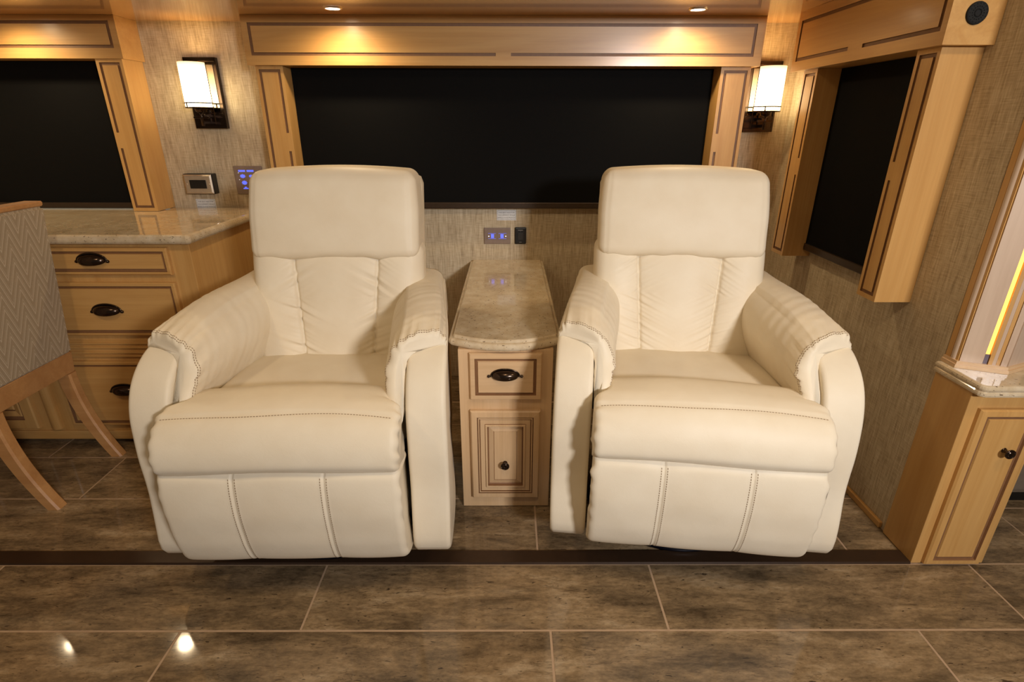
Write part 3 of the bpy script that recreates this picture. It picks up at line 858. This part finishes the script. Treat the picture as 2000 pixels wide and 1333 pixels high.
def dashes(bm, pts, nrm, L=.0042, gap=.0026, r=.0008):
    """thread dashes following a polyline, lifted along nrm"""
    pts = [Vector(p) for p in pts]
    acc = 0; segs = []; d = 0; out = []
    cum = [0]
    for a, b in zip(pts, pts[1:]): cum.append(cum[-1] + (b - a).length)
    def at(s):
        for i in range(len(pts) - 1):
            if cum[i + 1] >= s:
                t_ = (s - cum[i]) / max(cum[i + 1] - cum[i], 1e-9)
                return pts[i].lerp(pts[i + 1], t_), nrm[i]
        return pts[-1], nrm[-1]
    s = 0
    while s + L < cum[-1]:
        a, n0 = at(s); b, n1 = at(s + L)
        t_ = (b - a).normalized(); n_ = Vector(n0).normalized(); u = t_.cross(n_).normalized()
        q = []
        for p in (a, b):
            q.append([bm.verts.new(p + n_ * .0007 + u * r), bm.verts.new(p - n_ * .0010 + u * r), bm.verts.new(p - n_ * .0010 - u * r), bm.verts.new(p + n_ * .0007 - u * r)])
        for k in range(4): bm.faces.new((q[0][k], q[0][(k + 1) % 4], q[1][(k + 1) % 4], q[1][k]))
        s += L + gap
def surf_pts(o, seeds, direction):
    """project seed points onto mesh o along direction -> (points, normals)"""
    from mathutils.bvhtree import BVHTree
    me = o.data
    bv = BVHTree.FromPolygons([v.co for v in me.vertices], [tuple(p.vertices) for p in me.polygons])
    P, N = [], []
    d = Vector(direction).normalized()
    for s in seeds:
        h = bv.ray_cast(Vector(s) - d * .6, d)
        if h[0] is not None: P.append(h[0]); N.append(-d if h[1].dot(d) > 0 else h[1])
    return P, N

def recliner(loc, rz, label, sd, bxo=0, wx=1):
    R = empty('recliner', loc, rz); R.scale = (wx, 1, 1)
    tag(R, label, 'recliner', 'cream leather recliners')
    HW = .378
    # ---- arms: panel plus draped pad, mirrored
    for s in (-1, 1):
        prof = catmull([(-.408, .118), (-.404, .30), (-.402, .44), (-.392, .53), (-.362, .598), (-.305, .645), (-.235, .668), (-.10, .676), (.10, .69), (.24, .70), (.30, .66), (.34, .45), (.33, .16), (.30, .118), (.10, .112), (-.20, .112)], 6)
        # sharpen the bottom corners a little
        def fa(V, s=s):
            V = V.copy(); x, y, z = V[:, 0], V[:, 1], V[:, 2]
            tap = .055 * smooth(-.30, .34, y)
            belly = .003 * np.sin(np.clip((z - .12) / .56, 0, 1) * pi)
            V[:, 0] = s * (.331 + x + (belly - tap) * np.where(x > 0, 1, .2))
            V[:, 1] += .0015 * wv(z * 30 + y * 14, sd + 3)
            return V
        arm = sweep_x(prof, .0490, 6, .012, fa, 'arm', R)
        # pad: cross-section ring, closed
        ring = catmull([(.3740, .652), (.3750, .672), (.367, .690), (.345, .702), (.300, .704), (.262, .690), (.238, .655), (.232, .605), (.240, .550), (.254, .512), (.266, .500), (.277, .520), (.281, .58), (.284, .640), (.300, .662), (.340, .664)], 7)
        m = len(ring); NS = 90
        V = []
        u = np.arange(m) / m
        zz = ring[:, 1]; xx = ring[:, 0]
        # front position of every ring point: top lies back on the arm, inner flap comes forward
        inner = 1 - smooth(.262, .300, xx)
        yfr = np.where(xx > .27, -.268 - .10 * (1 - smooth(.27, .36, xx)) * smooth(.66, .70, zz) * 0, 0)
        yfr = -.262 - .050 * (1 - smooth(.25, .375, xx)) - .075 * (1 - smooth(.52, .69, zz)) * (1 - smooth(.28, .33, xx))
        for i in range(NS + 1):
            t_ = (i / NS) ** 1.35
            y = yfr + (.235 - yfr) * t_
            sc = sqrt(max(0, 1 - (1 - min(t_ / .03, 1)) ** 2))       # closing front lip
            w_ = smooth(.262, .335, xx); cx_ = .276 * (1 - w_) + xx * w_; cz_ = np.minimum(zz, .664)
            k = .42 + .58 * sc
            px = cx_ + (xx - cx_) * k; pz = cz_ + (zz - cz_) * k
            # arm top rises gently and slopes down to the front
            rise = np.interp(y, [-.33, -.27, -.20, -.10, .10, .24], [-.018, -.004, .006, .014, .028, .036])
            pz = pz + rise * smooth(.56, .66, zz)
            puff = .016 * sin(pi * min(1, t_ * 1.1)) * (1 - inner * 0)
            px = px - puff * np.exp(-((zz - .62) / .06) ** 2) * (xx < .27)
            pz = pz + .012 * np.exp(-((t_ - .45) / .3) ** 2) * (zz > .69)
            # gathers at the front hem
            g = math.exp(-(t_ / .12)) * (1 - math.exp(-t_ / .010))
            g2 = math.exp(-((t_ - .35) / .3) ** 2)
            arc = u * m / 7
            outw = .0105 * g * (np.abs(wv(arc * 5.5 + t_ * 3, sd + 11)) ** .8 - .35) + .0020 * g * wv(arc * 15, sd + 5)
            tr = .0008 * g2 * wv(t_ * 70 + arc * 1.2, sd + 23)
            nx_ = (px - .30); nz_ = (pz - .63); L = np.sqrt(nx_ ** 2 + nz_ ** 2) + 1e-6
            px = px + nx_ / L * (outw + tr); pz = pz + nz_ / L * (outw + tr)
            tap = .055 * smooth(-.30, .34, y)
            for a, b, c in zip(px - tap, y, pz): V.append((s * a, b, c))
        F = []
        for i in range(NS):
            for k in range(m): F.append((i * m + k, i * m + (k + 1) % m, (i + 1) * m + (k + 1) % m, (i + 1) * m + k))
        F.append(tuple(range(m - 1, -1, -1))); F.append(tuple(NS * m + k for k in range(m)))
        me = mesh_np('arm_pad', np.array(V), F)
        bm = bmesh.new(); bm.from_mesh(me); bmesh.ops.recalc_face_normals(bm, faces=bm.faces); bm.to_mesh(me); bm.free()
        pad = link('arm_pad', me, LE, R, True)
        # hem stitching, a little behind the lip
        for row in (5, 7):
            bm = bmesh.new()
            ks = [k for k in range(m) if ring[k, 0] < .383 and (ring[k, 1] > .668 or ring[k, 0] < .262)]
            P = [Vector(V[row * m + k]) for k in range(0, m) if (k / 7 >= 1.0 and k / 7 <= 9.3)]
            ctr = Vector((s * .30, -.25, .62))
            N = [Vector(((p - ctr).x, -.01, (p - ctr).z)).normalized() for p in P]
            dashes(bm, P, N); tag(link('stitching', bm_me(bm, 'st'), STITCH, pad), kind='stuff')
    # ---- seat (rear part)
    V, F = rbox(.262, .215, .075, .03, 60, 44, 12)
    x, y, z = V.T
    top = smooth(-.02, .05, z)
    z = z + top * (.016 * (1 - (x / .262) ** 4) * (1 - (y / .215) ** 2) + .0012 * wv(x * 60 + y * 25, sd))
    V = np.stack([x, y - .075, z + .435 - (y + .0) * .06], 1)
    link('seat', mesh_np('seat', V, F), LE, R, True)
    # ---- front seat roll
    prof = catmull([(-.235, .500), (-.262, .540), (-.315, .564), (-.385, .572), (-.438, .566), (-.478, .545), (-.503, .508), (-.511, .468), (-.505, .446), (-.486, .433), (-.42, .430), (-.30, .430), (-.24, .45)], 7)
    def fr(V):
        V = V.copy(); x, y, z = V[:, 0].copy(), V[:, 1].copy(), V[:, 2].copy()
        a = np.abs(x) / .281
        wide = 1 - .115 * smooth(-.415, -.375, y)
        V[:, 0] = x * wide
        cen = 1 - a ** 2.5
        V[:, 2] += .008 * cen * smooth(.48, .57, z) + .004 * np.sin(x * 9 + sd)
        V[:, 1] -= .006 * cen * smooth(-.42, -.50, y)
        eg = np.exp(-(1 - np.clip(a, 0, 1)) / .06)
        V[:, 2] += .004 * eg * wv(y * 160 + x * 30, sd + 2)
        V[:, 0] += np.sign(x) * .0035 * eg * wv(z * 150 + y * 100, sd + 4)
        seam = np.exp(-((y + .452) / .004) ** 2) * smooth(.52, .55, z)
        V[:, 2] -= .0028 * seam; V[:, 1] += .001 * seam
        sag = smooth(.46, .41, z) * smooth(-.35, -.45, y)
        V[:, 2] += .005 * sag * np.cos(x * 14 + sd) 
        return V
    roll = sweep_x(prof, .281, 90, .018, fr, 'seat_roll', R)
    P, N = surf_pts(roll, [(-.264 + .528 * i / 90, -.457 + .004 * cos(i * .09), .57) for i in range(91)], (0, 0, -1))
    bm = bmesh.new(); dashes(bm, P, N); tag(link('stitching', bm_me(bm, 'st'), STITCH, roll), kind='stuff')
    # ---- footrest
    prof = catmull([(-.47, .437), (-.495, .430), (-.506, .400), (-.510, .33), (-.505, .27), (-.496, .215), (-.476, .163), (-.440, .136), (-.400, .128), (-.35, .15), (-.34, .25), (-.345, .36), (-.37, .42)], 8)
    def ff(V):
        V = V.copy(); x, y, z = V[:, 0].copy(), V[:, 1].copy(), V[:, 2].copy()
        front = smooth(-.40, -.45, y)
        a = np.abs(x) / .280
        V[:, 0] = x * (1 - .05 * smooth(-.40, -.36, y))
        puff = np.zeros_like(x)
        for c0, c1 in ((-.281, -.105), (-.105, .105), (.105, .281)):
            m_ = (x >= c0) & (x < c1); t_ = (x - c0) / (c1 - c0); puff = np.where(m_, np.sin(pi * np.clip(t_, 0, 1)) ** .45, puff)
        V[:, 1] -= front * .0055 * puff
        V[:, 2] += .004 * puff * smooth(.39, .42, z) - .003 * puff * smooth(.16, .13, z)
        for c in (-.105, .105):
            V[:, 1] += front * .0022 * np.exp(-((x - c) / .0018) ** 2) - front * .0008 * np.exp(-((np.abs(x - c) - .006) / .004) ** 2)
        eg = np.exp(-(1 - np.clip(a, 0, 1)) / .05)
        V[:, 0] += np.sign(x) * .0028 * eg * wv(z * 110, sd + 9)
        V[:, 1] += front * .0012 * wv(x * 20 + z * 26, sd + 8)
        return V
    foot = sweep_x(prof, .280, 190, .016, ff, 'footrest', R)
    bm = bmesh.new()
    for c in (-.1125, -.0975, .0975, .1125):
        P, N = surf_pts(foot, [(c, -.5, .424 - .272 * i / 60) for i in range(61)], (0, 1, 0))
        dashes(bm, P, N)
    tag(link('stitching', bm_me(bm, 'st'), STITCH, foot), kind='stuff')
    # ---- back: lower three-channel cushion and headrest roll; local plane leans back
    def lean(V, z0=.45):
        V = V.copy(); V[:, 1] += .085 + (V[:, 2] - .50) * .26; V[:, 0] = V[:, 0] / wx + bxo; return V
    V, F = rbox(.266, .062, .185, .036, 150, 10, 110)
    x, y, z = V.T.copy()
    fr_ = smooth(.0, -.05, y)
    puff = np.zeros_like(x)
    sx = .120 + .012 * (z / .185)
    xn = np.where(x < -sx, (x + .266) / (.266 - sx), np.where(x > sx, (.266 - x) / (.266 - sx), (x + sx) / (2 * sx)))
    xn = np.clip(xn, 0, 1)
    mid = np.abs(x) < sx
    puff = np.where(mid, np.sin(pi * xn) ** .55, np.where(xn < .5, smooth(0, .5, xn) ** .5, np.sin(pi * xn) ** .5))
    vert = 1 - np.abs(z / .185) ** 4
    d = np.abs(np.abs(x) - sx)
    g = np.exp(-d / .030) * (1 - .85 * np.exp(-d / .004))
    slope = np.where(np.abs(x) > sx, 1, -1)
    fan = (z + slope * d * (-.55) * np.where(z > .03, -1, .8) )
    wr = g * (.0052 * wv(fan * 170 + np.sign(x) * 2, sd + 31) + .003 * wv(fan * 330, sd + 37)) * smooth(.19, .12, np.abs(z))
    top = smooth(.13, .185, z)
    y2 = y - fr_ * (.024 * puff * (.35 + .65 * vert) - .004 + wr) + fr_ * .006 * np.exp(-(d / .004) ** 2)
    x2 = x * (1 + .012 * np.sin(z * 12))
    V = lean(np.stack([x2, y2, z + .665], 1))
    link('back_cushion', mesh_np('back_cushion', V, F), LE, R, True)
    V, F = rbox(.261, .078, .128, .034, 90, 24, 60)
    x, y, z = V.T.copy()
    fr_ = smooth(.0, -.05, y)
    crown = (1 - (x / .27) ** 2)
    y2 = y - fr_ * (.020 * (1 - (z / .128) ** 2) * (1 - (x / .27) ** 4)) + .0 
    z2 = z + .014 * crown * smooth(.05, .138, z) + .003 * crown * np.sin(x * 22 + sd) * smooth(-.09, -.138, z)
    z2 = z2 + .0020 * np.exp(-((z + .125) / .02) ** 2) * wv(x * 70, sd + 40)
    x2 = x * (1 - .035 * smooth(-.02, .138, z) + .006 * np.sin(z * 20))
    # side piping seam
    y2 = y2 + .0022 * np.exp(-((np.abs(x) - .236) / .0035) ** 2) * fr_
    V = lean(np.stack([x2, y2 - .006, z2 + .932], 1))
    link('headrest', mesh_np('headrest', V, F), LE, R, True)
    V, F = rbox(.255, .055, .40, .03, 20, 6, 26)
    V[:, 2] += .64; V = lean(V); V[:, 1] += .10
    link('back_shell', mesh_np('back_shell', V, F), LE, R, True)
    # ---- swivel base
    bm = bmesh.new(); rr = .262
    lathe(bm, [(rr - .02, .002), (rr, .004), (rr + .006, .014), (rr - .002, .026), (rr - .02, .028), (rr - .03, .015), (rr - .02, .002)], 64, Matrix.Translation((0, -.062, 0)))
    bx(bm, -rr + .02, rr - .02, -.08, -.01, .006, .024); bx(bm, -.035, .035, -rr - .03, rr - .06, .006, .024)
    lathe(bm, [(0, .02), (.06, .02), (.06, .09), (0, .09)], 24, Matrix.Translation((0, -.10, 0)))
    link('swivel_base', bm_me(bm, 'sb'), BLKM, R)
    box('under_frame', -.24, .24, -.34, .22, .085, .35, BLK, R, .004)
    return R
recliner((-.555, 1.552, 0), radians(1), 'cream leather recliner left of the side table, beside the desk', 1, .013, 1.02)
recliner((.538, 1.580, 0), radians(-6.5), 'cream leather recliner right of the side table, turned toward it', 2, -.008)
